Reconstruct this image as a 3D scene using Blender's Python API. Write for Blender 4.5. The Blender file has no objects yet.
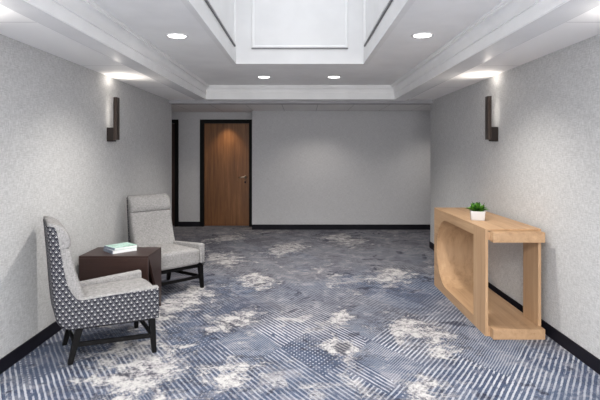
import bpy, bmesh, math, random
from mathutils import Vector, Matrix
random.seed(7)
C = bpy.context.scene.collection
PI = math.pi

# ------------------------------------------------------------------ object helpers
def link(name, mesh, mat=None, parent=None, smooth=False):
    o = bpy.data.objects.new(name, mesh)
    C.objects.link(o)
    if mat is not None:
        mesh.materials.append(mat)
    if parent is not None:
        o.parent = parent
    if smooth:
        for p in mesh.polygons:
            p.use_smooth = True
    return o

def obj(name, bm, mat=None, parent=None, smooth=False):
    bmesh.ops.recalc_face_normals(bm, faces=bm.faces[:])
    me = bpy.data.meshes.new(name)
    bm.to_mesh(me); bm.free()
    return link(name, me, mat, parent, smooth)

def thing(name, label, cat, loc=(0, 0, 0), rz=0.0, group=None):
    o = bpy.data.objects.new(name, None)
    C.objects.link(o)
    o.empty_display_size = 0.1
    o.location = loc; o.rotation_euler = (0, 0, rz)
    o['label'] = label; o['category'] = cat
    if group: o['group'] = group
    return o

def struct(name, bm, mat, parent=None, smooth=False):
    o = obj(name, bm, mat, parent, smooth)
    o['kind'] = 'structure'
    return o

def copy_tree(o, parent=None):
    c = o.copy(); C.objects.link(c)
    if parent is not None:
        c.parent = parent
    for ch in list(o.children):
        copy_tree(ch, c)
    return c

# ------------------------------------------------------------------ mesh helpers
def B(): return bmesh.new()

def box(bm, x0, x1, y0, y1, z0, z1, bev=0.0, seg=2):
    vs = [bm.verts.new((x, y, z)) for x in (x0, x1) for y in (y0, y1) for z in (z0, z1)]
    f = [(0, 1, 3, 2), (4, 6, 7, 5), (0, 4, 5, 1), (2, 3, 7, 6), (0, 2, 6, 4), (1, 5, 7, 3)]
    fs = [bm.faces.new([vs[i] for i in q]) for q in f]
    if bev > 0:
        es = list({e for fc in fs for e in fc.edges})
        bmesh.ops.bevel(bm, geom=es, offset=bev, segments=seg, profile=0.5, affect='EDGES')
    return vs

def hexa(bm, bot, top, bev=0.0):
    """bot, top: 4 points each, same winding"""
    vb = [bm.verts.new(p) for p in bot]; vt = [bm.verts.new(p) for p in top]
    fs = [bm.faces.new(vb[::-1]), bm.faces.new(vt)]
    for i in range(4):
        j = (i + 1) % 4
        fs.append(bm.faces.new((vb[i], vb[j], vt[j], vt[i])))
    if bev > 0:
        es = list({e for fc in fs for e in fc.edges})
        bmesh.ops.bevel(bm, geom=es, offset=bev, segments=2, profile=0.5, affect='EDGES')

def quad(bm, *pts):
    return bm.faces.new([bm.verts.new(p) for p in pts])

def prism(bm, outline, d, axis='x'):
    """outline: 2D polygon; d=(d0,d1) extrusion range along axis; 2D coords are the other two axes in order"""
    def P(u, v, w):
        return {'x': (w, u, v), 'y': (u, w, v), 'z': (u, v, w)}[axis]
    a = [bm.verts.new(P(u, v, d[0])) for u, v in outline]
    b = [bm.verts.new(P(u, v, d[1])) for u, v in outline]
    bm.faces.new(a[::-1]); bm.faces.new(b)
    n = len(a)
    for i in range(n):
        j = (i + 1) % n
        bm.faces.new((a[i], a[j], b[j], b[i]))

def loft(bm, rings, cap=True):
    vr = [[bm.verts.new(p) for p in r] for r in rings]
    n = len(vr[0])
    for k in range(len(vr) - 1):
        for i in range(n):
            j = (i + 1) % n
            bm.faces.new((vr[k][i], vr[k][j], vr[k + 1][j], vr[k + 1][i]))
    if cap:
        bm.faces.new(vr[0][::-1]); bm.faces.new(vr[-1])

def lathe(bm, prof, seg=32, c=(0, 0, 0)):
    rings = []
    for r, z in prof:
        rings.append([(c[0] + r * math.cos(2 * PI * i / seg), c[1] + r * math.sin(2 * PI * i / seg), c[2] + z) for i in range(seg)])
    loft(bm, rings, cap=True)

def rrect(x0, x1, y0, y1, r, n=5):
    """rounded rectangle polygon ccw; r single or 4 (x1y1, x0y1, x0y0, x1y0)"""
    if not isinstance(r, (tuple, list)): r = (r,) * 4
    pts = []
    for (cx, cy, a0, rr) in ((x1 - r[0], y1 - r[0], 0, r[0]), (x0 + r[1], y1 - r[1], 90, r[1]),
                             (x0 + r[2], y0 + r[2], 180, r[2]), (x1 - r[3], y0 + r[3], 270, r[3])):
        for k in range(n + 1):
            a = math.radians(a0 + 90 * k / n)
            pts.append((cx + rr * math.cos(a), cy + rr * math.sin(a)))
    return pts

def rbox(bm, sx, sy, sz, r, n=12, fn=None):
    """rounded box of half sizes sx, sy, sz; fn maps the final point"""
    b2 = bmesh.new()
    bmesh.ops.create_cube(b2, size=2.0)
    bmesh.ops.subdivide_edges(b2, edges=b2.edges[:], cuts=n, use_grid_fill=True)
    h = (sx, sy, sz)
    for v in b2.verts:
        p = []
        for c, s in zip(v.co, h):
            # concentrate samples near the corners
            t = abs(c); t = 1 - (1 - t) ** 1.6
            p.append(math.copysign(t * s, c))
        inner = [max(-s + r, min(s - r, q)) for q, s in zip(p, h)]
        d = Vector([q - i for q, i in zip(p, inner)])
        if d.length > 1e-9:
            # push to the rounded surface
            d = d.normalized() * r
        q = Vector(inner) + d
        v.co = Vector(fn(q)) if fn else q
    me = bpy.data.meshes.new('t'); b2.to_mesh(me); b2.free()
    bm.from_mesh(me); bpy.data.meshes.remove(me)

def lerp(tab, t):
    if t <= tab[0][0]: return tab[0][1]
    for (a, va), (b, vb) in zip(tab, tab[1:]):
        if t <= b:
            k = (t - a) / (b - a)
            return va + (vb - va) * k
    return tab[-1][1]

def smooth_tab(tab, n=8):
    """densify a table with catmull-rom"""
    out = []
    P = [tab[0]] + list(tab) + [tab[-1]]
    for i in range(1, len(P) - 2):
        for k in range(n):
            t = k / n
            v = []
            for d in (0, 1):
                p0, p1, p2, p3 = P[i - 1][d], P[i][d], P[i + 1][d], P[i + 2][d]
                v.append(0.5 * (2 * p1 + (p2 - p0) * t + (2 * p0 - 5 * p1 + 4 * p2 - p3) * t * t + (3 * p1 - p0 - 3 * p2 + p3) * t ** 3))
            out.append(tuple(v))
    out.append(tab[-1])
    return out

# ------------------------------------------------------------------ material helpers
def s2l(c):
    c = c / 255.0
    return c / 12.92 if c <= 0.04045 else ((c + 0.055) / 1.055) ** 2.4
def rgb(r, g, b): return (s2l(r), s2l(g), s2l(b), 1.0)

class S:
    """socket wrapper with arithmetic"""
    def __init__(self, nt, s): self.nt, self.s = nt, s
    def _m(self, op, *o, clamp=False):
        n = self.nt.nodes.new('ShaderNodeMath'); n.operation = op; n.use_clamp = clamp
        for i, v in enumerate((self,) + o):
            if isinstance(v, S): self.nt.links.new(v.s, n.inputs[i])
            else: n.inputs[i].default_value = float(v)
        return S(self.nt, n.outputs[0])
    def __add__(a, b): return a._m('ADD', b)
    __radd__ = __add__
    def __mul__(a, b): return a._m('MULTIPLY', b)
    __rmul__ = __mul__
    def __sub__(a, b): return a._m('SUBTRACT', b)
    def __rsub__(a, b): return (a * -1.0) + b
    def __truediv__(a, b): return a._m('DIVIDE', b)
    def fract(a): return a._m('FRACT')
    def floor(a): return a._m('FLOOR')
    def sin(a): return a._m('SINE')
    def abs(a): return a._m('ABSOLUTE')
    def min(a, b): return a._m('MINIMUM', b)
    def max(a, b): return a._m('MAXIMUM', b)
    def sqrt(a): return a._m('SQRT')
    def lt(a, b): return a._m('LESS_THAN', b)
    def gt(a, b): return a._m('GREATER_THAN', b)
    def mod(a, b): return a._m('FLOORED_MODULO', b)
    def step(a, lo, hi):
        n = a.nt.nodes.new('ShaderNodeMapRange'); n.interpolation_type = 'SMOOTHSTEP'
        a.nt.links.new(a.s, n.inputs['Value'])
        n.inputs['From Min'].default_value = lo; n.inputs['From Max'].default_value = hi
        return S(a.nt, n.outputs['Result'])

class Mat:
    def __init__(self, name, rough=0.6, metallic=0.0, spec=0.5, color=None):
        m = bpy.data.materials.new(name); m.use_nodes = True
        self.m, self.nt = m, m.node_tree
        self.bsdf = self.nt.nodes['Principled BSDF']
        self.bsdf.inputs['Roughness'].default_value = rough
        self.bsdf.inputs['Metallic'].default_value = metallic
        self.bsdf.inputs['Specular IOR Level'].default_value = spec
        if color: self.bsdf.inputs['Base Color'].default_value = color
        self._tc = None
    def tc(self, which='Object'):
        if self._tc is None: self._tc = self.nt.nodes.new('ShaderNodeTexCoord')
        return S(self.nt, self._tc.outputs[which])
    def xyz(self, which='Object'):
        n = self.nt.nodes.new('ShaderNodeSeparateXYZ')
        self.nt.links.new(self.tc(which).s, n.inputs[0])
        return [S(self.nt, o) for o in n.outputs]
    def vec(self, x, y, z=0.0):
        n = self.nt.nodes.new('ShaderNodeCombineXYZ')
        for i, v in enumerate((x, y, z)):
            if isinstance(v, S): self.nt.links.new(v.s, n.inputs[i])
            else: n.inputs[i].default_value = v
        return S(self.nt, n.outputs[0])
    def noise(self, vec, scale=5, detail=3, rough=0.5, dist=0.0, lac=2.0):
        n = self.nt.nodes.new('ShaderNodeTexNoise')
        self.nt.links.new(vec.s, n.inputs['Vector'])
        n.inputs['Scale'].default_value = scale; n.inputs['Detail'].default_value = detail
        n.inputs['Roughness'].default_value = rough; n.inputs['Distortion'].default_value = dist
        n.inputs['Lacunarity'].default_value = lac
        return S(self.nt, n.outputs[0])
    def white(self, vec):
        n = self.nt.nodes.new('ShaderNodeTexWhiteNoise'); n.noise_dimensions = '3D'
        self.nt.links.new(vec.s, n.inputs['Vector'])
        return S(self.nt, n.outputs['Value'])
    def mix(self, f, a, b):
        n = self.nt.nodes.new('ShaderNodeMix'); n.data_type = 'RGBA'
        for v, i in ((f, 0), (a, 6), (b, 7)):
            if isinstance(v, S): self.nt.links.new(v.s, n.inputs[i])
            else: n.inputs[i].default_value = v
        return S(self.nt, n.outputs[2])
    def color(self, s): self.nt.links.new(s.s, self.bsdf.inputs['Base Color']); return self
    def rough(self, s): self.nt.links.new(s.s, self.bsdf.inputs['Roughness']); return self
    def bump(self, h, strength=0.3, dist=0.01):
        n = self.nt.nodes.new('ShaderNodeBump'); n.inputs['Strength'].default_value = strength
        n.inputs['Distance'].default_value = dist
        self.nt.links.new(h.s, n.inputs['Height'])
        self.nt.links.new(n.outputs[0], self.bsdf.inputs['Normal']); return self
    def emit(self, col, strength):
        self.bsdf.inputs['Emission Color'].default_value = col
        self.bsdf.inputs['Emission Strength'].default_value = strength; return self

def paint(name, c, rough=0.55, amt=0.03):
    M = Mat(name, rough=rough, spec=0.18 if c[0] < .01 else 0.35)
    n = M.noise(M.tc(), 3.0, 4)
    lo = tuple(v * (1 - amt) for v in c[:3]) + (1,); hi = tuple(min(1, v * (1 + amt)) for v in c[:3]) + (1,)
    M.color(M.mix(n.step(0.3, 0.7), lo, hi))
    M.bump(M.noise(M.tc(), 180, 2), 0.05, 0.002)
    return M.m

def wallpaper(name, c0, c1, axis):
    """woven textile wallcovering; axis = horizontal axis of the wall ('x' or 'y')"""
    M = Mat(name, rough=0.75, spec=0.2)
    x, y, z = M.xyz()
    h = x if axis == 'x' else y
    hz = M.noise(M.vec(h * 22, z * 130, 0.0), 1.0, 3, 0.6)       # weft
    vz = M.noise(M.vec(h * 130, z * 22, 5.0), 1.0, 3, 0.6)       # warp
    blot = M.noise(M.vec(h, z, 0.0), 9.0, 5, 0.65)
    f = (hz + vz) * 0.47 + blot * 0.14
    M.color(M.mix(f.step(0.40, 0.68), c0, c1))
    M.bump(f, 0.22, 0.004)
    return M.m

def wood(name, dark, mid, light, along='y', scale=1.0, rough=0.45):
    M = Mat(name, rough=rough, spec=0.4)
    x, y, z = M.xyz()
    k = {'x': (1.2, 26, 26), 'y': (26, 1.2, 26), 'z': (26, 26, 1.2)}[along]
    v = M.vec(x * k[0] * scale, y * k[1] * scale, z * k[2] * scale)
    g = M.noise(v, 1.0, 5, 0.6, 0.6)
    k2 = {'x': (.5, 5, 5), 'y': (5, .5, 5), 'z': (5, 5, .5)}[along]
    g2 = M.noise(M.vec(x * k2[0] * scale, y * k2[1] * scale, z * k2[2] * scale), 1.0, 3, 0.5, 1.0)
    k3 = tuple(q * 6 for q in k)
    g3 = M.noise(M.vec(x * k3[0] * scale, y * k3[1] * scale, z * k3[2] * scale), 1.0, 2, 0.5)
    f = g * 0.55 + g2 * 0.3 + g3 * 0.15
    col = M.mix(f.step(0.32, 0.52), dark, mid)
    M.color(M.mix(f.step(0.50, 0.68), col, light))
    M.bump(f, 0.08, 0.003)
    return M.m

# ------------------------------------------------------------------ materials
m_wall_side_l = wallpaper('wallcovering_left', rgb(172, 172, 172), rgb(202, 202, 202), 'y')
m_wall_side_r = m_wall_side_l
m_wall_back = wallpaper('wallcovering_back', rgb(188, 188, 190), rgb(204, 204, 206), 'x')
m_white = paint('white_paint', rgb(228, 228, 228), 0.5)
m_trim = paint('white_trim_paint', rgb(238, 238, 238), 0.42)
m_ceil = paint('ceiling_paint', rgb(236, 236, 236), 0.7)
m_beam = paint('satin_ceiling_paint', rgb(228, 228, 229), 0.27)
m_header = paint('header_shade_paint', rgb(158, 157, 160), 0.6)  # darker than the ceiling paints: the header's shade is put into the colour
m_trim_shade = paint('trim_shade_grey', rgb(120, 120, 122), 0.6)  # grey for the shade line under the skylight panel mouldings
m_black = paint('black_navy_base', rgb(19, 18, 27), 0.6)
m_frame = paint('black_door_frame', rgb(7, 6, 7), 0.6)
m_door = wood('walnut_veneer', rgb(86, 52, 24), rgb(122, 78, 40), rgb(146, 98, 56), 'z', 1.0, 0.45)
m_door_dark = wood('dark_door_veneer', rgb(40, 26, 20), rgb(52, 34, 26), rgb(62, 42, 32), 'z', 1.0, 0.5)
m_oak_y = wood('oak_lengthwise', rgb(150, 118, 88), rgb(173, 140, 107), rgb(187, 155, 121), 'y', 1.0, 0.5)
m_oak_z = wood('oak_upright', rgb(155, 123, 92), rgb(176, 143, 110), rgb(188, 157, 123), 'z', 1.0, 0.5)
m_espresso = wood('espresso_wood', rgb(42, 28, 25), rgb(52, 35, 31), rgb(62, 43, 38), 'x', 0.8, 0.38)
m_ebony = paint('ebonised_wood', rgb(6, 5, 6), 0.55, 0.1)
m_bronze = Mat('dark_bronze', 0.42, 0.75, 0.5, rgb(72, 62, 57)).m
m_bronze_dark = Mat('deep_bronze', 0.5, 0.6, 0.5, rgb(46, 39, 36)).m  # darker bronze of the mounting blocks and lock plate
m_nickel = Mat('satin_nickel', 0.28, 1.0, 0.5, rgb(214, 200, 180)).m
m_lens = Mat('light_lens', 0.4).emit((1, .98, .95, 1), 6.0).m
m_glow = Mat('sconce_glow', 0.4).emit((1, .93, .84, 1), 2.0).m
m_ceramic = paint('white_ceramic', rgb(212, 212, 213), 0.25, 0.01)
m_soil = paint('dark_soil', rgb(45, 36, 28), 0.95, 0.3)
m_paper = Mat('book_pages', 0.8)
_x, _y, _z = m_paper.xyz()
m_paper.color(m_paper.mix(((_z * 900).sin()).step(-.6, .6), rgb(214, 216, 218), rgb(240, 240, 240)))
m_paper = m_paper.m

def leaf_mat():
    M = Mat('succulent_leaf', 0.4)
    n = M.noise(M.tc(), 26, 3)
    M.color(M.mix(n.step(0.38, 0.66), rgb(22, 66, 18), rgb(92, 146, 44)))
    return M.m
m_leaf = leaf_mat()

def cover_mat(name, a, b, scale, lo, hi):
    M = Mat(name, 0.4)
    n = M.noise(M.tc(), scale, 3, 0.5, 1.5)
    M.color(M.mix(n.step(lo, hi), a, b))
    return M.m
m_mint = cover_mat('mint_cover', rgb(186, 216, 206), rgb(126, 166, 150), 14, 0.5, 0.62)
m_grey_cover = cover_mat('slate_cover', rgb(112, 122, 138), rgb(136, 146, 160), 30, 0.4, 0.6)

def heather(name, c0, c1):
    M = Mat(name, 0.9, spec=0.15)
    x, y, z = M.xyz()
    a = M.noise(M.vec(x * 40, y * 40, z * 220), 1.0, 3, 0.6)
    b = M.noise(M.vec(x * 200, y * 200, z * 40), 1.0, 3, 0.6)
    c = M.noise(M.tc(), 14, 4, 0.6)
    f = a * 0.46 + b * 0.44 + c * 0.10
    M.color(M.mix(f.step(0.38, 0.62), c0, c1))
    M.bump(f, 0.25, 0.003)
    return M.m
m_fabric = heather('grey_heather_fabric', rgb(124, 123, 123), rgb(160, 158, 157))

def pattern_mat():
    """charcoal cloth with staggered pale triangles and interlaced chevron lines; UV in metres"""
    M = Mat('triangle_weave_fabric', 0.85, spec=0.2)
    u, v, _ = M.xyz('UV')
    P, Q = 0.046, 0.0265
    row = (v / Q).floor()
    fv = (v / Q).fract()
    fu = (u / P + row * 0.5).fract()
    du = (fu - 0.5).abs()                       # 0 at centre, .5 at edges
    # pale triangle
    tri = ((0.74 - fv) * 0.38 - du).step(-0.01, 0.03) * fv.step(0.14, 0.2)
    # chevron lines below / around every triangle
    d1 = (fv - (1.0 - du * 1.7)).abs()
    d2 = (fv - (0.42 - du * 1.5)).abs()
    line = (1.0 - d1.step(0.05, 0.13)).max((1.0 - d2.step(0.04, 0.10)) * 0.6)
    nz = M.noise(M.tc('UV'), 500, 2)
    col = M.mix(line * 0.9, rgb(22, 23, 33), rgb(122, 122, 128))
    col = M.mix(tri, col, rgb(182, 181, 179))
    M.color(M.mix(nz.step(0.35, 0.65) * 0.25, col, rgb(90, 90, 98)))
    return M.m
m_pattern = pattern_mat()

def carpet_mat():
    M = Mat('patterned_carpet', 0.95, spec=0.08)
    x, y, z = M.xyz()
    th = math.radians(33)
    c, s = math.cos(th), math.sin(th)
    wob = M.noise(M.vec(x, y), 7, 2) - 0.5
    a = x * c + y * s + wob * 0.012       # across the stripes that run away to the left
    b = x * c - y * s + wob * 0.012       # across the stripes that run away to the right
    # irregular lozenge blocks
    La, Lb = 0.62, 1.05
    ib0 = (b / Lb + 0.15).floor()
    ia = (a / La + M.white(M.vec(ib0, 3.0, 1.0)) * 0.9 + 0.1).floor()
    ib = ib0
    r1 = M.white(M.vec(ia, ib, 7.0))
    r2 = M.white(M.vec(ia, ib, 19.0))
    # second finer layer
    ja = (a / 0.34 + 0.37).floor(); jb = (b / 0.52 + 0.2).floor()
    q1 = M.white(M.vec(ja, jb, 4.0))
    q2 = M.white(M.vec(ja, jb, 9.0))
    p = 0.0335
    fray = (M.noise(M.vec(x, y), 60, 3, 0.7) - 0.5) * 0.34
    runA = M.noise(M.vec(a * 30, b * 9, 1.0), 1.0, 2)
    runB = M.noise(M.vec(b * 30, a * 9, 2.0), 1.0, 2)
    tA = ((a / p).fract() - 0.5).abs() + fray
    tB = ((b / p).fract() - 0.5).abs() + fray
    sA = (1.0 - tA.step(0.14, 0.24)) * runA.step(0.28, 0.46)
    sB = (1.0 - tB.step(0.14, 0.24)) * runB.step(0.28, 0.46)
    p2 = p * 0.55
    hA = 1.0 - (((a / p2).fract() - 0.5).abs() + fray).step(0.12, 0.26)
    hB = 1.0 - (((b / p2).fract() - 0.5).abs() + fray).step(0.12, 0.26)
    # which stripes where: broad zones broken by blocks
    zone = (M.noise(M.vec(x, y, 3.3), 0.6, 2) - 0.5) * 0.8 + (x - 0.3) * 0.35 + (r1 - 0.5) * 0.3
    isB = zone.step(-0.0005, 0.0005)
    base = sA * (1.0 - isB) + sB * isB
    dots = sA * sB
    cross = q1.gt(0.78)
    base = base * (1.0 - cross) + dots * cross
    fine = q2.gt(0.84)
    hatch = (hA * (1.0 - isB) + hB * isB) * 0.55
    base = base * (1.0 - fine) + hatch * fine
    # worn contrast
    wear = M.noise(M.vec(x, y, 8.0), 1.3, 5, 0.6).step(0.34, 0.62)
    wear2 = (M.noise(M.vec(x, y, 12.0), 0.8, 4, 0.6) * 1.2 - 0.1 + (4.1 - y) * 0.22).step(0.32, 0.66)
    base = base * (0.35 + wear * 0.65) * (0.28 + wear2 * 0.72)
    # blotchy faded areas
    org = M.noise(M.vec(x, y, 1.7), 4.6, 7, 0.68, 0.5)
    org2 = M.noise(M.vec(x, y, 5.2), 11.0, 6, 0.72)
    big = M.noise(M.vec(x, y, 2.4), 0.75, 3, 0.55)
    patches = [(0.97, 4.05, .36, .26), (1.08, 5.9, .30, .40), (.29, 3.72, .17, .22), (.35, 4.42, .13, .16),
               (-1.10, 3.42, .42, .62), (-1.2, 4.95, .36, .60), (-1.12, 6.9, .30, .5), (-.50, 3.28, .32, .13),
               (.72, 8.4, .42, .55), (-.62, 4.35, .25, .2), (-1.75, 4.6, .25, .3), (-.25, 7.6, .4, .35),
               (.55, 2.85, .22, .12), (.75, 3.05, .2, .1), (-.55, 5.7, .3, .25), (-1.3, 8.5, .35, .35)]
    field = None
    a0 = x * c + y * s; b0 = x * c - y * s
    for k, (px, py, rx, ry) in enumerate(patches):
        r = (rx / 1.19 + ry / 1.84) * 0.66
        ra, rb = (r * 1.25, r * 0.8) if k % 2 else (r * 0.8, r * 1.25)
        da = ((a0 - (px * c + py * s)) / ra).abs(); db = ((b0 - (px * c - py * s)) / rb).abs()
        d = 1.0 - da.max(db) * 0.6 - (da * da + db * db).sqrt() * 0.4
        field = d if field is None else field.max(d)
    org4 = M.noise(M.vec(x, y, 3.9), 55.0, 3, 0.7)
    fld = field * 0.8 + 0.06 + (org - 0.5) * 3.6 + (org2 - 0.5) * 1.8 + (org4 - 0.5) * 1.2
    white = fld.step(0.02, 0.50) * field.step(-1.1, -0.1)
    white = white.max((big - 0.56 + (org - 0.5) * 1.1).step(0.05, 0.16) * 0.7)
    # dark smudges
    org3 = M.noise(M.vec(x, y, 9.1), 3.6, 6, 0.62, 0.6)
    dark = (org3 - 0.5).step(0.105, 0.16)
    vein = (1.0 - ((fld - 0.05).abs() / 0.5)).max(0.0) * (org2 * 0.6 + org4 * 0.4 - 0.47).step(0.0, 0.07) * field.step(-0.9, -0.1)
    dark = dark.max(vein)
    # ground colours
    hue = M.noise(M.vec(x, y, 4.4), 0.5, 3)
    gz = (hue + (r2 - 0.5) * 0.18 + y * 0.092 - 0.46).step(0.33, 0.66)  # far taupe: partly pattern, partly warm hall light put into the colour
    ground = M.mix(gz, rgb(52, 70, 100), rgb(98, 93, 95))
    deep = M.mix(q2.step(0.0, 1.0), rgb(40, 52, 74), rgb(86, 96, 112))
    ground = M.mix(0.4, ground, deep)
    mott = M.noise(M.vec(x, y, 6.6), 5.5, 8, 0.74, 0.8)
    ground = M.mix((mott - 0.5).step(-0.02, 0.16) * 0.55, ground, rgb(150, 147, 152))
    ground = M.mix((0.5 - mott).step(0.0, 0.16) * 0.6, ground, rgb(44, 46, 62))
    speck = M.noise(M.vec(x, y), 130, 3, 0.7)
    ground = M.mix(speck.step(0.4, 0.7) * 0.35, ground, rgb(150, 152, 162))
    col = M.mix(base * 0.9, ground, rgb(200, 202, 208))
    col = M.mix(white * (0.84 - (y - 3.0) * 0.05), col, M.mix((org2 * 0.6 + org4 * 0.4).step(0.40, 0.58), rgb(118, 115, 121), rgb(206, 203, 200)))
    crumb = (0.46 - org4 * 0.5 - org2 * 0.5).step(-0.01, 0.05) * white
    dark = dark.max(crumb * 0.8)
    col = M.mix(dark * 0.85 * (1.0 - base * 0.5), col, rgb(46, 48, 62))
    col = M.mix(0.13, col, rgb(40, 42, 50))
    M.color(col)
    M.bump(M.noise(M.vec(x, y), 260, 2) + base * 0.4, 0.35, 0.004)
    return M.m
m_carpet = carpet_mat()

def tile_ceiling(name, joints_y=None, joints_x=None):
    M = Mat(name, rough=0.75, spec=0.25)
    x, y, z = M.xyz()
    f = None
    for (v, (off, per)) in ((y, joints_y or (0, 0)), (x, joints_x or (0, 0))):
        if per:
            d = (((v - off) / per + 0.5).fract() - 0.5).abs() * per
            g = 1.0 - d.step(0.003, 0.007)
            f = g if f is None else f.max(g)
    M.color(M.mix(f * 0.55, rgb(240, 239, 238), rgb(128, 126, 124)))
    M.bump(M.noise(M.tc(), 120, 3), 0.08, 0.002)
    return M.m
m_tile_side = tile_ceiling('ceiling_tile_side', joints_y=(3.02, 1.52))
m_tile_hall = tile_ceiling('ceiling_tile_hall', joints_x=(0.27, 0.61))

# ------------------------------------------------------------------ room shell
XL, XR = -2.045, 2.015          # side walls
YN, YE = -2.6, 7.69             # rear of the room (behind the camera), end of the side walls
ZC = 2.30
YB, YD = 9.48, 9.87             # hall wall, recessed door wall
XS = -0.967                     # where the hall wall steps back

bm = B(); quad(bm, (-5, YN, 0), (5, YN, 0), (5, 10.1, 0), (-5, 10.1, 0)); struct('floor', bm, m_carpet)

bm = B(); box(bm, XL - .12, XL, YN, YE, 0, 2.75); struct('wall_left', bm, m_wall_side_l)
bm = B(); box(bm, XR, XR + .12, YN, YE, 0, 2.75); struct('wall_right', bm, m_wall_side_r)
bm = B(); box(bm, XL - .12, XR + .12, YN - .12, YN, 0, 2.75); struct('wall_front', bm, m_wall_back)
bm = B(); box(bm, XS, 5, YB, YB + .6, 0, 2.6); struct('wall_back', bm, m_wall_back)
# recessed wall with two door openings
D1 = (-2.054, -0.99)            # outer frame of the walnut door
D2 = (-3.52, -2.486)            # outer frame of the half hidden door
bm = B()
box(bm, D2[1] - .04, D1[0] + .04, YD, YD + .15, 0, 2.12)
box(bm, -5, D2[0] + .04, YD, YD + .15, 0, 2.12)
box(bm, -5, XS, YD, YD + .15, 2.12, 2.6)
box(bm, D1[1] - .02, XS, YD, YD + .15, 0, 2.12)
struct('wall_recess', bm, m_wall_back)
# hall sides
bm = B(); box(bm, -5, XL - .12, YE - .12, YE, 0, 2.6); struct('wall_hall_left', bm, m_wall_back)
bm = B(); box(bm, XR + .12, 5, YE - .12, YE, 0, 2.6); struct('wall_hall_right', bm, m_wall_back)
bm = B(); box(bm, -5.1, -5, YE - .12, 10.1, 0, 2.6); box(bm, 5, 5.1, YE - .12, 10.1, 0, 2.6); struct('wall_hall_ends', bm, m_wall_back)

# baseboards
bh, bt = 0.098, 0.014
bm = B(); box(bm, XL, XL + bt, YN, YE, 0, bh, .003); struct('baseboard_left', bm, m_black)
bm = B(); box(bm, XR - bt, XR, YN, YE + .014, 0, bh, .003); struct('baseboard_right', bm, m_black)
bm = B(); box(bm, XS, 5, YB - bt, YB, 0, bh, .003); struct('baseboard_back', bm, m_black)
bm = B(); box(bm, D2[1], D1[0], YD - bt, YD, 0, bh, .003); struct('baseboard_recess', bm, m_black)

# ceilings
TX0, TX1, TYN, TYE = -1.44, 1.385, -1.6, 7.33      # tray opening
ZT = 2.49                                          # tray ceiling
SX0, SX1, SYN, SYE = -0.742, 0.692, 1.0, 5.51      # skylight opening
BX0, BX1 = -1.61, 1.60                            # satin strip beside the tray
bm = B(); box(bm, XL - .05, BX0, YN, YE, ZC, ZC + .06); box(bm, BX1, XR + .05, YN, YE, ZC, ZC + .06)
struct('ceiling_side', bm, m_tile_side)
ZB = ZC - .012
bm = B()
box(bm, BX0, TX0, YN, TYE, ZB, ZC + .06); box(bm, TX1, BX1, YN, TYE, ZB, ZC + .06)
box(bm, BX0, BX1, TYE, YE - .16, ZB, ZC + .06); box(bm, TX0, TX1, YN, TYN, ZB, ZC + .06)
struct('ceiling_border', bm, m_beam)
bm = B(); box(bm, -5, 5, YE, 10.1, ZC, ZC + .06); struct('ceiling_hall', bm, m_tile_hall)
bm = B(); box(bm, XL, XR, YE - .16, YE, 2.245, ZC + .06, .004); struct('trim_1', bm, m_header)

bm = B()
e = 0.12
w = .05
box(bm, TX0 - e, SX0 - w, TYN - e, TYE + e, ZT, ZT + .05); box(bm, SX1 + w, TX1 + e, TYN - e, TYE + e, ZT, ZT + .05)
box(bm, SX0 - w, SX1 + w, SYE + w, TYE + e, ZT, ZT + .05); box(bm, SX0 - w, SX1 + w, TYN - e, SYN - w, ZT, ZT + .05)
struct('ceiling', bm, m_ceil)

# crown moulding round the tray (mitred profile sweep)
prof = [(-.03, ZB + .001), (.003, ZB - .0005), (.003, 2.372), (.017, 2.372), (.017, 2.386), (.010, 2.390)]
for k in range(7):
    t = k / 6
    prof.append((.010 + .036 * (1 - math.cos(t * PI / 2)), 2.398 + .058 * math.sin(t * PI / 2)))
prof += [(.047, 2.456), (.062, 2.456), (.062, 2.470), (.070, 2.474), (.070, ZT), (-.03, ZT)]
bm = B()
rings = []
for (cx, cy, dx, dy) in ((TX0, TYN, 1, 1), (TX1, TYN, -1, 1), (TX1, TYE, -1, -1), (TX0, TYE, 1, -1)):
    rings.append([(cx + dx * o, cy + dy * o, z) for o, z in prof])
vr = [[bm.verts.new(p) for p in r] for r in rings]
n = len(prof)
for k in range(4):
    for i in range(n):
        j = (i + 1) % n
        bm.faces.new((vr[k][i], vr[k][j], vr[(k + 1) % 4][j], vr[(k + 1) % 4][i]))
struct('trim_2', bm, m_trim)

# skylight shaft
ZS = 3.75
bm = B()
w = .05
box(bm, SX0 - w, SX0, SYN - w, SYE + w, ZT, ZS); box(bm, SX1, SX1 + w, SYN - w, SYE + w, ZT, ZS)
box(bm, SX0, SX1, SYE, SYE + w, ZT, ZS); box(bm, SX0, SX1, SYN - w, SYN, ZT, ZS)
struct('wall_skylight', bm, m_white)

def panel_frame(name, p0, p1, z0, z1, nrm):
    """rectangular panel moulding on a vertical wall from p0 to p1 (xy), standing out along nrm"""
    bm = B()
    a, b = Vector((*p0, 0)), Vector((*p1, 0))
    d = (b - a).normalized(); L = (b - a).length; nv = Vector((*nrm, 0))
    pr = [(0, 0), (0, .010), (.008, .020), (.018, .020), (.026, .012), (.034, .008), (.034, 0)]
    rings = []
    for (u, zz, du, dz) in ((0, z0, 1, 1), (L, z0, -1, 1), (L, z1, -1, -1), (0, z1, 1, -1)):
        rings.append([tuple(a + d * (u + du * o) + nv * h + Vector((0, 0, zz + dz * o))) for o, h in pr])
    vr = [[bm.verts.new(p) for p in r] for r in rings]
    n = len(pr)
    for k in range(4):
        for i in range(n - 1):
            bm.faces.new((vr[k][i], vr[k][i + 1], vr[(k + 1) % 4][i + 1], vr[(k + 1) % 4][i]))
    return struct(name, bm, m_trim)
pz0, pz1 = 2.668, 3.62
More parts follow.
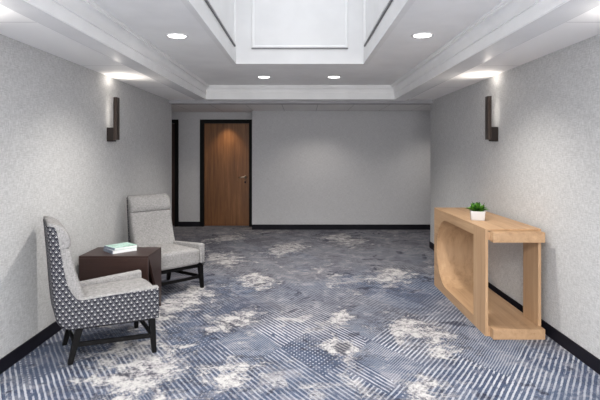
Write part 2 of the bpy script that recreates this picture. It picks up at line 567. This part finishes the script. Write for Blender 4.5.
bm = B(); box(bm, SX0 + .175, SX1 - .175, SYE - .012, SYE, pz0 - .012, pz0 + .002); struct('shade_strip_1', bm, m_trim_shade)  # grey strips added as the shade below each panel moulding
bm = B(); box(bm, SX0, SX0 + .014, SYN + .14, SYE - .14, pz0 - .014, pz0 + .002); struct('shade_strip_2', bm, m_trim_shade)
bm = B(); box(bm, SX1 - .014, SX1, SYN + .14, SYE - .14, pz0 - .014, pz0 + .002); struct('shade_strip_3', bm, m_trim_shade)
panel_frame('trim_3', (SX0 + .175, SYE), (SX1 - .175, SYE), pz0, pz1, (0, -1))
panel_frame('trim_4', (SX0, SYN + .14), (SX0, SYE - .14), pz0, pz1, (1, 0))
panel_frame('trim_5', (SX1, SYN + .14), (SX1, SYE - .14), pz0, pz1, (-1, 0))
# skylight glazing with bars
bm = B(); box(bm, SX0 - w, SX1 + w, SYN - w, SYE + w, ZS, ZS + .02)
gl = Mat('opal_glass', 0.4, color=rgb(240, 244, 250)).emit((.95, .97, 1, 1), 0.47).m
sk = struct('window_1', bm, gl)
bm = B()
for k in range(6):
    yy = SYN + (SYE - SYN) * k / 5
    box(bm, SX0, SX1, yy - .02, yy + .02, ZS - .03, ZS)
obj('window_frame', bm, m_trim, sk)

# doors
def frame_bm(x0, x1, top, fw=.075, y0=YD - .02, y1=YD + .15):
    bm = B()
    box(bm, x0, x0 + fw, y0, y1, 0, top, .003); box(bm, x1 - fw, x1, y0, y1, 0, top, .003)
    box(bm, x0 + fw, x1 - fw, y0, y1, top - fw, top, .003)
    return bm
def door(name, x0, x1, mat, handle):
    fw = .075
    bm = B(); box(bm, x0 + fw + .003, x1 - fw - .003, YD + .05, YD + .095, .008, 2.154 - fw - .003, .002)
    d = struct(name, bm, mat)
    obj('door_frame', frame_bm(x0, x1, 2.154), m_frame, d)
    if handle:
        hx = x1 - fw - .085; hz = 1.5 - 25.3 * YD / 490
        h = B()
        r = [[(hx + .027 * math.cos(a), yy, hz + .027 * math.sin(a)) for a in [2 * PI * i / 20 for i in range(20)]] for yy in (YD + .05, YD + .040)]
        loft(h, r)
        r = [[(hx + .011 * math.cos(a), yy, hz + .011 * math.sin(a)) for a in [2 * PI * i / 12 for i in range(12)]] for yy in (YD + .042, YD - .005)]
        loft(h, r)
        pts = [(hx + .012, hz), (hx - .03, hz + .003), (hx - .075, hz - .004), (hx - .115, hz - .006)]
        r = [[(px, YD - .006 + .009 * math.cos(a), pz + .011 * math.sin(a)) for a in [2 * PI * i / 10 for i in range(10)]] for px, pz in pts]
        loft(h, r)
        ho = obj('door_handle', h, m_nickel, d, True)
        k = B()
        r = [[(hx + .02 * math.cos(a), yy, hz - .10 + .02 * math.sin(a)) for a in [2 * PI * i / 20 for i in range(20)]] for yy in (YD + .05, YD + .04)]
        loft(k, r)
        obj('lock_plate', k, m_bronze_dark, d, True)
    return d
door('door_1', D1[0], D1[1], m_door, True)
door('door_2', D2[0], D2[1], m_door_dark, False)

# ------------------------------------------------------------------ recessed ceiling lights
def downlight(x, y, label):
    t = thing('recessed_ceiling_light', label, 'ceiling light', (x, y, ZT), 0, 'recessed lights in the tray ceiling')
    bm = B()
    prof = [(.096, 0), (.096, -.005), (.090, -.008), (.078, -.007), (.074, -.002), (.074, 0)]
    lathe(bm, prof, 40)
    obj('trim_ring', bm, m_white, t, True)
    bm = B(); lathe(bm, [(.0735, -.0012), (.0735, -.0055), (.05, -.0068)], 40)
    obj('lens', bm, m_lens, t, True)
    return t
downlight(-1.064, 4.17, 'round recessed light left of the skylight, larger-looking one on the armchair side')
downlight(1.02, 4.15, 'round recessed light right of the skylight, larger-looking one on the console side')
downlight(-0.50, 6.45, 'smaller-looking round recessed light beyond the skylight, nearer the walnut door')
downlight(0.42, 6.45, 'smaller-looking round recessed light beyond the skylight, farther from the walnut door')

# ------------------------------------------------------------------ wall sconces
def sconce(side, y, label):
    """side -1 on the left wall, +1 on the right wall"""
    xw = XL if side < 0 else XR
    t = thing('wall_sconce', label, 'wall light', (xw, y, 1.61), 0, 'bronze sconces on the side walls')
    d = -side
    def bx(bm, a, b, y0, y1, z0, z1, bev):
        box(bm, min(d * a, d * b), max(d * a, d * b), y0, y1, z0, z1, bev)
    bm = B(); bx(bm, 0, .068, -.042, .042, .0, .147, .003); obj('mounting_block', bm, m_bronze_dark, t)
    bm = B()
    bx(bm, .094, .106, -.04, .04, .018, .465, .002)          # face plate
    bx(bm, .0685, .094, -.04, -.030, .018, .465, .002); bx(bm, .0685, .094, .030, .04, .018, .465, .002)
    bx(bm, .0685, .094, -.03, .03, .018, .030, .001)
    obj('shade_channel', bm, m_bronze, t)
    bm = B(); bx(bm, .080, .0935, -.0295, .0295, .150, .445, .002); obj('diffuser', bm, m_glow, t)
    return t
sconce(-1, 5.17, 'dark bronze upright bar sconce on the left wall above the armchairs')
sconce(1, 5.07, 'dark bronze upright bar sconce on the right wall above the oak console')

# ------------------------------------------------------------------ armchair
def build_chair(label):
    t = thing('armchair', label, 'armchair', (0, 0, 0), 0, 'high backed grey armchairs by the left wall')
    ZB0 = .262
    def yout(x): return .258 + (.328 - .258) * (x + .42) / .79
    rear = smooth_tab([(.24, .115), (.262, .085), (.29, .045), (.34, .02), (.5, 0), (.75, -.02), (1.04, -.047)], 6)
    # ---- outer shell: path from right front round the back to left front
    path = []
    def Tside(x):
        return lerp(smooth_tab([(-.362, 1.005), (-.352, .93), (-.340, .78), (-.325, .64), (-.305, .56), (-.27, .498), (-.22, .470), (.0, .480), (.37, .494)], 6), x)
    xs = [.372, .370, .36] + [.34 - .03 * k for k in range(19)] + [-.215, -.23, -.245, -.26, -.272, -.284, -.294, -.302, -.309, -.315, -.321, -.326, -.331, -.336, -.341, -.346, -.351, -.356, -.360]
    for x in xs:
        yy = yout(x)
        if x > .359: yy -= (.012 if x > .371 else .004 if x > .365 else 0)
        path.append((x, -yy, Tside(x), max(0, min(1, (.10 - x) / .45))))
    cr = .06
    for k in range(1, 9):
        a = PI / 2 * k / 8
        path.append((-.36 - cr * math.sin(a), -(yout(-.36) - cr + cr * math.cos(a)), 1.006 + .014 * k / 8, 1))
    right = path[:]
    for k in range(1, 6):
        path.append((-.42, -.20 + .40 * k / 6, 1.022, 1))
    for (x, y, T, w) in right[::-1]:
        path.append((x, -y, T, w))
    bm = B()
    uvl = bm.loops.layers.uv.new('UVMap')
    NT = 22
    grid, suv = [], []
    L = 0
    for i, (x, y, T, w) in enumerate(path):
        if i: L += math.hypot(x - path[i - 1][0], y - path[i - 1][1])
        col, cu = [], []
        for k in range(NT + 1):
            tt = k / NT
            z = ZB0 + (T - ZB0) * (tt ** 1.15)
            xx = x + lerp(rear, z) * w
            # tuck the lower edge in a little
            tuck = max(0, 1 - (z - ZB0) / .05) ** 2 * .012
            yy = y * (1 - tuck / .3) if abs(y) > .1 else y
            col.append(bm.verts.new((xx, yy, z))); cu.append((L + lerp(rear, z) * w * (-1 if y < 0 else 1), z))
        grid.append(col); suv.append(cu)
    for i in range(len(grid) - 1):
        for k in range(NT):
            f = bm.faces.new((grid[i][k], grid[i + 1][k], grid[i + 1][k + 1], grid[i][k + 1]))
            idx = ((i, k), (i + 1, k), (i + 1, k + 1), (i, k + 1))
            for lp, (a, b) in zip(f.loops, idx):
                lp[uvl].uv = suv[a][b]
    sh = obj('outer_shell', bm, m_pattern, t, True)
    sh['label'] = 'charcoal and white triangle patterned outer upholstery'
    # ---- arms
    for s in (-1, 1):
        rings = []
        stations = [(.376, .022), (.374, .010), (.366, .003), (.350, 0)] + [(.30 - .055 * k, 0) for k in range(11)] + [(-.30, 0)]
        for (x, ins) in stations:
            yo = yout(x) - .003 - ins * .6
            yi = yout(x) - .072 + ins * .6
            zt = .509 - ins - .036 * (.37 - x) / .7
            pr = rrect(yi, yo - .008, ZB0 + .03, zt, (.022 - ins * .4, .026 - ins * .4, .008, .008), 4)
            rings.append([(x, s * y, z) for y, z in pr])
        bm = B(); loft(bm, rings); obj('arm', bm, m_fabric, t, True)
    # ---- seat
    def seatfn(q):
        x = q.x + .085; y = q.y; z = q.z + .365
        hw = (yout(x) - .070) / .25
        u, v = q.x / .30, q.y / .25
        if q.z > 0:
            z += .030 * max(0, 1 - v * v) * (1 - .4 * u * u) * (q.z / .095)
        x += .022 * max(0, 1 - v * v) * (1 if u > .5 else 0) * min(1, (u - .5) * 2 if u > .5 else 0)
        return (x, y * hw, z)
    bm = B(); rbox(bm, .29, .25, .085, .035, 16, seatfn); obj('seat_cushion', bm, m_fabric, t, True)
    # ---- back cushion and head pillow
    xf = smooth_tab([(.38, -.14), (.45, -.178), (.56, -.222), (.7, -.268), (.80, -.292), (.835, -.305)], 5)
    def backrings(zs, front, hwf, rr=.035):
        out = []
        for z in zs:
            x0 = -.42 + lerp(rear, z) + .006
            x1 = front(z)
            hw = hwf(z)
            r = min(rr, (x1 - x0) * .45)
            pr = rrect(x0, x1, -hw, hw, (r, .05 if (x1 - x0) > .11 else r, .05 if (x1 - x0) > .11 else r, r), 6)
            out.append([(x + .012 * (1 - (y / hw) ** 2) * (1 if x > (x0 + x1) / 2 else 0), y, z) for x, y in pr])
        return out
    bm = B()
    zs = [.38 + (.84 - .38) * k / 16 for k in range(17)] + [.846, .850]
    def bf(z):
        return lerp(xf, z) - (.0 if z <= .84 else .012 if z < .85 else .03)
    loft(bm, backrings(zs, bf, lambda z: .2525 - (0 if z < .845 else .006)))
    obj('back_cushion', bm, m_fabric, t, True)
    hf = smooth_tab([(.842, -.322), (.850, -.306), (.87, -.296), (.91, -.298), (.96, -.318), (1.0, -.352), (1.022, -.388), (1.032, -.418)], 5)
    bm = B()
    zs = [.842, .846, .85, .858, .87, .89, .91, .93, .95, .97, .985, .998, 1.008, 1.017, 1.024, 1.029, 1.032]
    loft(bm, backrings(zs, lambda z: lerp(hf, z), lambda z: .2525 - (max(0, z - .985) / .047) ** 2 * .012 - (.006 if z < .845 else 0)))
    obj('headrest', bm, m_fabric, t, True)
    # ---- frame, legs, stretchers
    bm = B()
    hexa(bm, [(-.27, -.20, .240), (.345, -.27, .240), (.345, .27, .240), (-.27, .20, .240)],
         [(-.30, -.225, .268), (.352, -.298, .268), (.352, .298, .268), (-.30, .225, .268)])
    obj('base_frame', bm, m_ebony, t)
    feet = {}
    for sx in (1, -1):
        for s in (-1, 1):
            if sx > 0: top, bot, a, b = (.318, .285), (.335, .303), .026, .017
            else: top, bot, a, b = (-.225, .190), (-.298, .208), .028, .018
            T = [(top[0] - a, s * top[1] - a, .262), (top[0] + a, s * top[1] - a, .262), (top[0] + a, s * top[1] + a, .262), (top[0] - a, s * top[1] + a, .262)]
            Bt = [(bot[0] - b, s * bot[1] - b, 0), (bot[0] + b, s * bot[1] - b, 0), (bot[0] + b, s * bot[1] + b, 0), (bot[0] - b, s * bot[1] + b, 0)]
            bm = B(); hexa(bm, Bt, T, .002); obj('leg', bm, m_ebony, t)
            k = .13 / .262
            feet[(sx, s)] = Vector((bot[0] + (top[0] - bot[0]) * k, s * (bot[1] + (top[1] - bot[1]) * k), .13))
    for p, q in (((-1, -1), (1, -1)), ((-1, 1), (1, 1)), ((1, -1), (1, 1)), ((-1, -1), (-1, 1))):
        a, b = feet[p], feet[q]
        d = (b - a).normalized(); nn = Vector((-d.y, d.x, 0)) * .010; up = Vector((0, 0, .016))
        bm = B()
        hexa(bm, [a - nn - up, a + nn - up, a + nn + up, a - nn + up], [b - nn - up, b + nn - up, b + nn + up, b - nn + up])
        obj('stretcher', bm, m_ebony, t)
    return t
ch = build_chair('grey high-backed armchair with triangle-patterned side, in front of the dark side table')
for part in ch.children:
    part.data.transform(Matrix.Diagonal((.89, .98, .975, 1)))
ch.location = (-1.517, 3.775, 0); ch.rotation_euler.z = math.radians(31)
ch2 = copy_tree(ch)
ch2['label'] = 'plain grey high-backed armchair behind the dark side table, nearer the hall, no pattern showing'
ch2.location = (-1.526, 5.424, 0); ch2.rotation_euler.z = math.radians(-45)

# ------------------------------------------------------------------ side table
tx0, tx1, ty0, ty1, tz = -1.995, -1.375, 4.38, 4.79, .57
t = thing('side_table', 'low dark espresso side table with slanted end panel, between the two armchairs', 'side table', ((tx0 + tx1) / 2, (ty0 + ty1) / 2, 0))
cx, cy = (tx0 + tx1) / 2, (ty0 + ty1) / 2
hx, hy = (tx1 - tx0) / 2, (ty1 - ty0) / 2
bm = B(); box(bm, -hx, hx, -hy, hy, tz - .024, tz, .002); obj('table_top', bm, m_espresso, t)
bm = B(); box(bm, -hx, hx, -hy, -hy + .022, 0, tz - .024, .001); obj('side_panel', bm, m_espresso, t)
bm = B(); box(bm, -hx, hx, hy - .022, hy, 0, tz - .024, .001); obj('side_panel', bm, m_espresso, t)
for s in (-1, 1):
    bm = B()
    prism(bm, [(-hy + .022, tz - .024), (hy - .022, .0), (hy - .022, tz - .024)] if True else [], (s * hx - (.022 if s > 0 else 0), s * hx + (0 if s > 0 else .022)), 'x')
    obj('end_panel', bm, m_espresso, t)
bm = B()
hexa(bm, [(-hx + .03, -hy + .03, tz - .05), (hx - .2, -hy + .03, tz - .05), (hx - .2, -hy + .045, tz - .05), (-hx + .03, -hy + .045, tz - .05)][::-1],
     [(-hx + .03, hy - .05, .04), (hx - .2, hy - .05, .04), (hx - .2, hy - .035, .04), (-hx + .03, hy - .035, .04)][::-1])
obj('inner_slant_panel', bm, m_espresso, t)

# books
def book(w, d, h, label, m_top, m_spine, loc, rz):
    t = thing('book', label, 'book', loc, rz, 'books on the side table')
    bm = B(); box(bm, -w / 2 + .002, w / 2 - .004, -d / 2 + .004, d / 2 - .004, .003, h - .003); obj('page_block', bm, m_paper, t)
    bm = B()
    box(bm, -w / 2, w / 2, -d / 2, d / 2, h - .003, h, .0008); box(bm, -w / 2, w / 2, -d / 2, d / 2, 0, .003, .0008)
    obj('cover', bm, m_top, t)
    bm = B(); box(bm, -w / 2 - .002, -w / 2 + .002, -d / 2, d / 2, 0, h, .001); obj('spine', bm, m_spine, t)
    return t
bl = Vector((-1.711, 4.618, tz))
book(.235, .200, .030, 'thick white book with slate grey spine, lower of the two on the side table', m_ceramic, m_grey_cover, bl, math.radians(45))
book(.228, .192, .022, 'mint green covered book lying on top of the white book', m_mint, m_grey_cover, bl + Vector((.004, .004, .030)), math.radians(49))

# ------------------------------------------------------------------ oak console
c0, c1 = 3.99, 5.53           # near and far end
xf_, xb_ = 1.492, 1.948       # room side and wall side
t = thing('console_table', 'light oak console table with arched cut-outs, standing along the right wall', 'console table', ((xf_ + xb_) / 2, (c0 + c1) / 2, 0))
ox, oy = (xf_ + xb_) / 2, (c0 + c1) / 2
H = .874; th = .024; band = .088; zlo, zhi = .082, H - .090
ro = (zhi - zlo) / 2; zc = (zlo + zhi) / 2
y_st = 4.265                  # near straight edge of the opening
y_far = 5.42                 # far point of the arch
ya = y_far - ro
def face_panel(x0, x1):
    """board with an arched opening, built from strips round the hole"""
    bm = B()
    N = 28
    hole = [(y_st, zlo), (y_st, zhi)]
    hole = [(y_st, zhi)] + [(ya + ro * math.sin(PI * k / N), zc + ro * math.cos(PI * k / N)) for k in range(N + 1)] + [(y_st, zlo)]
    outer = [(y_st, H)]
    for k in range(N + 1):
        a = PI * k / N
        yy, zz = math.sin(a), math.cos(a)
        # project on to the outer rectangle
        fy = (c1 - ya) / max(yy, 1e-6); fz = ((H - zc) if zz > 0 else zc) / max(abs(zz), 1e-6)
        f = min(fy, fz)
        outer.append((ya + yy * f, zc + zz * f))
    outer.append((y_st, 0))
    rings = []
    for x in (x0, x1):
        rings.append(([bm.verts.new((x - ox, y - oy, z)) for y, z in hole], [bm.verts.new((x - ox, y - oy, z)) for y, z in outer]))
    (h0, o0), (h1, o1) = rings
    for i in range(len(hole) - 1):
        bm.faces.new((h0[i], h0[i + 1], o0[i + 1], o0[i]))
        bm.faces.new((h1[i], o1[i], o1[i + 1], h1[i + 1]))
        bm.faces.new((h0[i], h1[i], h1[i + 1], h0[i + 1]))
        bm.faces.new((o0[i], o0[i + 1], o1[i + 1], o1[i]))
    # corners of the outer rectangle at the far end are cut by the fan: add them
    for zz in (0, H):
        # find the outer points either side of the corner
        for i in range(len(outer) - 1):
            (ya_, za_), (yb_, zb_) = outer[i], outer[i + 1]
            if (abs(za_ - zz) < 1e-6 and abs(yb_ - c1) < 1e-6 and abs(zb_ - zz) > 1e-6) or (abs(zb_ - zz) < 1e-6 and abs(ya_ - c1) < 1e-6 and abs(za_ - zz) > 1e-6):
                p0 = bm.verts.new((x0 - ox, c1 - oy, zz)); p1 = bm.verts.new((x1 - ox, c1 - oy, zz))
                bm.faces.new((o0[i], o0[i + 1], p0)); bm.faces.new((o1[i], p1, o1[i + 1]))
                bm.faces.new((o0[i], p0, p1, o1[i])); bm.faces.new((p0, o0[i + 1], o1[i + 1], p1))
    return bm
def stile(x0, x1):
    bm = B(); box(bm, x0 - ox, x1 - ox, c0 - oy, y_st - oy, 0, H, .0015); return bm
obj('arched_panel', face_panel(xf_, xf_ + th), m_oak_y, t)
obj('arched_panel', face_panel(xb_ - th, xb_), m_oak_y, t)
obj('end_stile', stile(xf_, xf_ + th), m_oak_z, t)
obj('end_stile', stile(xb_ - th, xb_), m_oak_z, t)
# curved lining joining the boards at the far end
bm = B()
N = 28
inn = [(ya - .02, zhi + .0005)] + [(ya + (ro + .0005) * math.sin(PI * k / N), zc + (ro + .0005) * math.cos(PI * k / N)) for k in range(N + 1)] + [(ya - .02, zlo - .0005)]
out = [(ya - .02, zhi + .02)] + [(ya + (ro + .02) * math.sin(PI * k / N), zc + (ro + .02) * math.cos(PI * k / N)) for k in range(N + 1)] + [(ya - .02, zlo - .02)]
va = [[bm.verts.new((x - ox, y - oy, z)) for y, z in pts] for x in (xf_ + th, xb_ - th) for pts in (inn, out)]
for i in range(len(inn) - 1):
    bm.faces.new((va[0][i], va[0][i + 1], va[2][i + 1], va[2][i])); bm.faces.new((va[1][i], va[3][i], va[3][i + 1], va[1][i + 1]))
lin = obj('arch_lining', bm, m_oak_z, t, True)
# top board, upper and lower slabs that run on past the near end
bm = B(); box(bm, xf_ + th - ox, xb_ - th - ox, c0 - oy, c1 - oy, H - .016, H, .001); obj('top_board', bm, m_oak_y, t)
bm = B(); box(bm, xf_ + .038 - ox, xb_ - .004 - ox, c0 - .075 - oy, c0 - oy - .0005, H - .099, H - .018, .002)
box(bm, xf_ + th + .001 - ox, xb_ - th - .001 - ox, c0 - oy - .0005, c1 - .02 - oy, zhi + .001, H - .024, .0)
obj('upper_slab', bm, m_oak_y, t)
bm = B(); box(bm, xf_ + .038 - ox, xb_ - .004 - ox, c0 - .075 - oy, c0 - oy - .0005, 0, zlo, .002)
box(bm, xf_ + th + .001 - ox, xb_ - th - .001 - ox, c0 - oy - .0005, c1 - .02 - oy, 0, zlo, .0)
obj('lower_slab', bm, m_oak_y, t)
bm = B(); box(bm, xf_ + th - ox, xb_ - th - ox, c1 - .02 - oy, c1 - oy, 0, H - .016, .001); obj('end_panel', bm, m_oak_z, t)

# ------------------------------------------------------------------ potted plant
t = thing('potted_plant', 'small green leafy plant in a white square pot on the oak console', 'potted plant', (1.622, 4.53, H), math.radians(-14))
bm = B()
rings = []
for (hw, z) in ((.055, 0), (.059, .004), (.064, .080), (.065, .084), (.059, .084), (.057, .066)):
    rings.append([(x, y, z) for x, y in rrect(-hw, hw, -hw, hw, .010, 4)])
loft(bm, rings); obj('pot', bm, m_ceramic, t, True)
bm = B(); box(bm, -.0565, .0565, -.0565, .0565, .062, .072, .002); obj('soil', bm, m_soil, t)
bm = B()
rnd = random.Random(3)
def leaf(bm, base, yaw, pitch, L, W):
    d = Vector((math.cos(yaw) * math.cos(pitch), math.sin(yaw) * math.cos(pitch), math.sin(pitch)))
    sd = Vector((-math.sin(yaw), math.cos(yaw), 0)); up = sd.cross(d) * -1
    rows = []
    for k in range(6):
        f = k / 5
        wv = W * (math.sin(PI * min(1, f * .86 + .12))) ** .8
        c = base + d * (L * f) - Vector((0, 0, 1)) * (L * .22 * f * f) * math.cos(pitch)
        rows.append([bm.verts.new(c - sd * wv + up * wv * .35), bm.verts.new(c), bm.verts.new(c + sd * wv + up * wv * .35)])
    for k in range(5):
        for i in range(2):
            bm.faces.new((rows[k][i], rows[k][i + 1], rows[k + 1][i + 1], rows[k + 1][i]))
for (bx_, by_) in ((0, 0), (-.03, .02), (.03, -.015), (.025, .03), (-.028, -.03)):
    for k in range(17):
        leaf(bm, Vector((bx_ + rnd.uniform(-.008, .008), by_ + rnd.uniform(-.008, .008), .080)), rnd.uniform(0, 2 * PI),
             rnd.uniform(.22, 1.35), rnd.uniform(.060, .100), rnd.uniform(.014, .023))
fo = obj('foliage', bm, m_leaf, t, True)

# ------------------------------------------------------------------ lights
def area(name, loc, size, size_y, power, rot=(0, 0, 0), col=(1, 1, 1)):
    l = bpy.data.lights.new(name, 'AREA'); l.shape = 'RECTANGLE'; l.size = size; l.size_y = size_y
    l.energy = power; l.color = col
    o = bpy.data.objects.new(name, l); C.objects.link(o); o.location = loc; o.rotation_euler = rot
    return o
def spot(name, loc, power, ang, blend=0.6, rot=(0, 0, 0), col=(1, .95, .88), r=.05):
    l = bpy.data.lights.new(name, 'SPOT'); l.energy = power; l.spot_size = math.radians(ang); l.spot_blend = blend
    l.color = col; l.shadow_soft_size = r
    o = bpy.data.objects.new(name, l); C.objects.link(o); o.location = loc; o.rotation_euler = rot
    return o
area('skylight_lamp', ((SX0 + SX1) / 2, (SYN + SYE) / 2, ZS - .05), SX1 - SX0 - .1, SYE - SYN - .1, 6.5, col=(.95, .975, 1))
area('near_ceiling_fill', (0, -.4, 2.44), 2.4, 2.0, 275, col=(1, .99, .97))  # unseen overhead fill, added to brighten the near room
# fill light added behind the camera, facing down the room
area('near_room_fill', (0, -2.2, 1.35), 3.6, 2.0, 100, (PI / 2 + .30, 0, 0), (1, .99, .97))
for (x, y) in ((-1.064, 4.17), (1.02, 4.15), (-.5, 6.45), (.42, 6.45)):
    spot('downlight_lamp', (x, y, ZT - .03), 95, 125, .8)
for s, xw in ((-1, XL), (1, XR)):
    d = -s
    spot('sconce_lamp', (xw + d * .085, 5.17 if s < 0 else 5.07, 2.10), 6.0, 155, 1.0, (PI, s * math.radians(-30), 0), (1, .93, .84), .035)
for s, xw in ((-1, XL), (1, XR)):
    spot('near_sconce_lamp', (xw - s * .096, 2.55, 2.08), 19.0, 150, .9, (PI, 0, 0), (1, .95, .90), .03)
# hall ceiling lamps
spot('hall_lamp_door', (-1.50, 9.68, ZC - .01), 34, 80, .7, (0, 0, 0), (1, .86, .70), .04)
for x in (-3.2, .3, 2.6):
    spot('hall_lamp', (x, 8.6, ZC - .01), 44, 130, .8, (0, 0, 0), (1, .93, .85), .08)

w = bpy.data.worlds.new('world'); bpy.context.scene.world = w; w.use_nodes = True
w.node_tree.nodes['Background'].inputs[0].default_value = (.8, .88, 1, 1)
w.node_tree.nodes['Background'].inputs[1].default_value = 0.4

# ------------------------------------------------------------------ camera
cam = bpy.data.cameras.new('camera'); co = bpy.data.objects.new('camera', cam); C.objects.link(co)
co.location = (0, 0, 1.5); co.rotation_euler = (PI / 2, 0, 0)
cam.sensor_width = 36; cam.sensor_fit = 'HORIZONTAL'; cam.lens = 490 / 600 * 36
cam.shift_x = -2 / 600; cam.shift_y = -48 / 600
cam.clip_start = .05
bpy.context.scene.camera = co
sc = bpy.context.scene
sc.view_settings.view_transform = 'Standard'
sc.view_settings.look = 'None'
sc.view_settings.exposure = 0.36
sc.cycles.max_bounces = 10
sc.cycles.diffuse_bounces = 6
sc.cycles.use_denoising = True
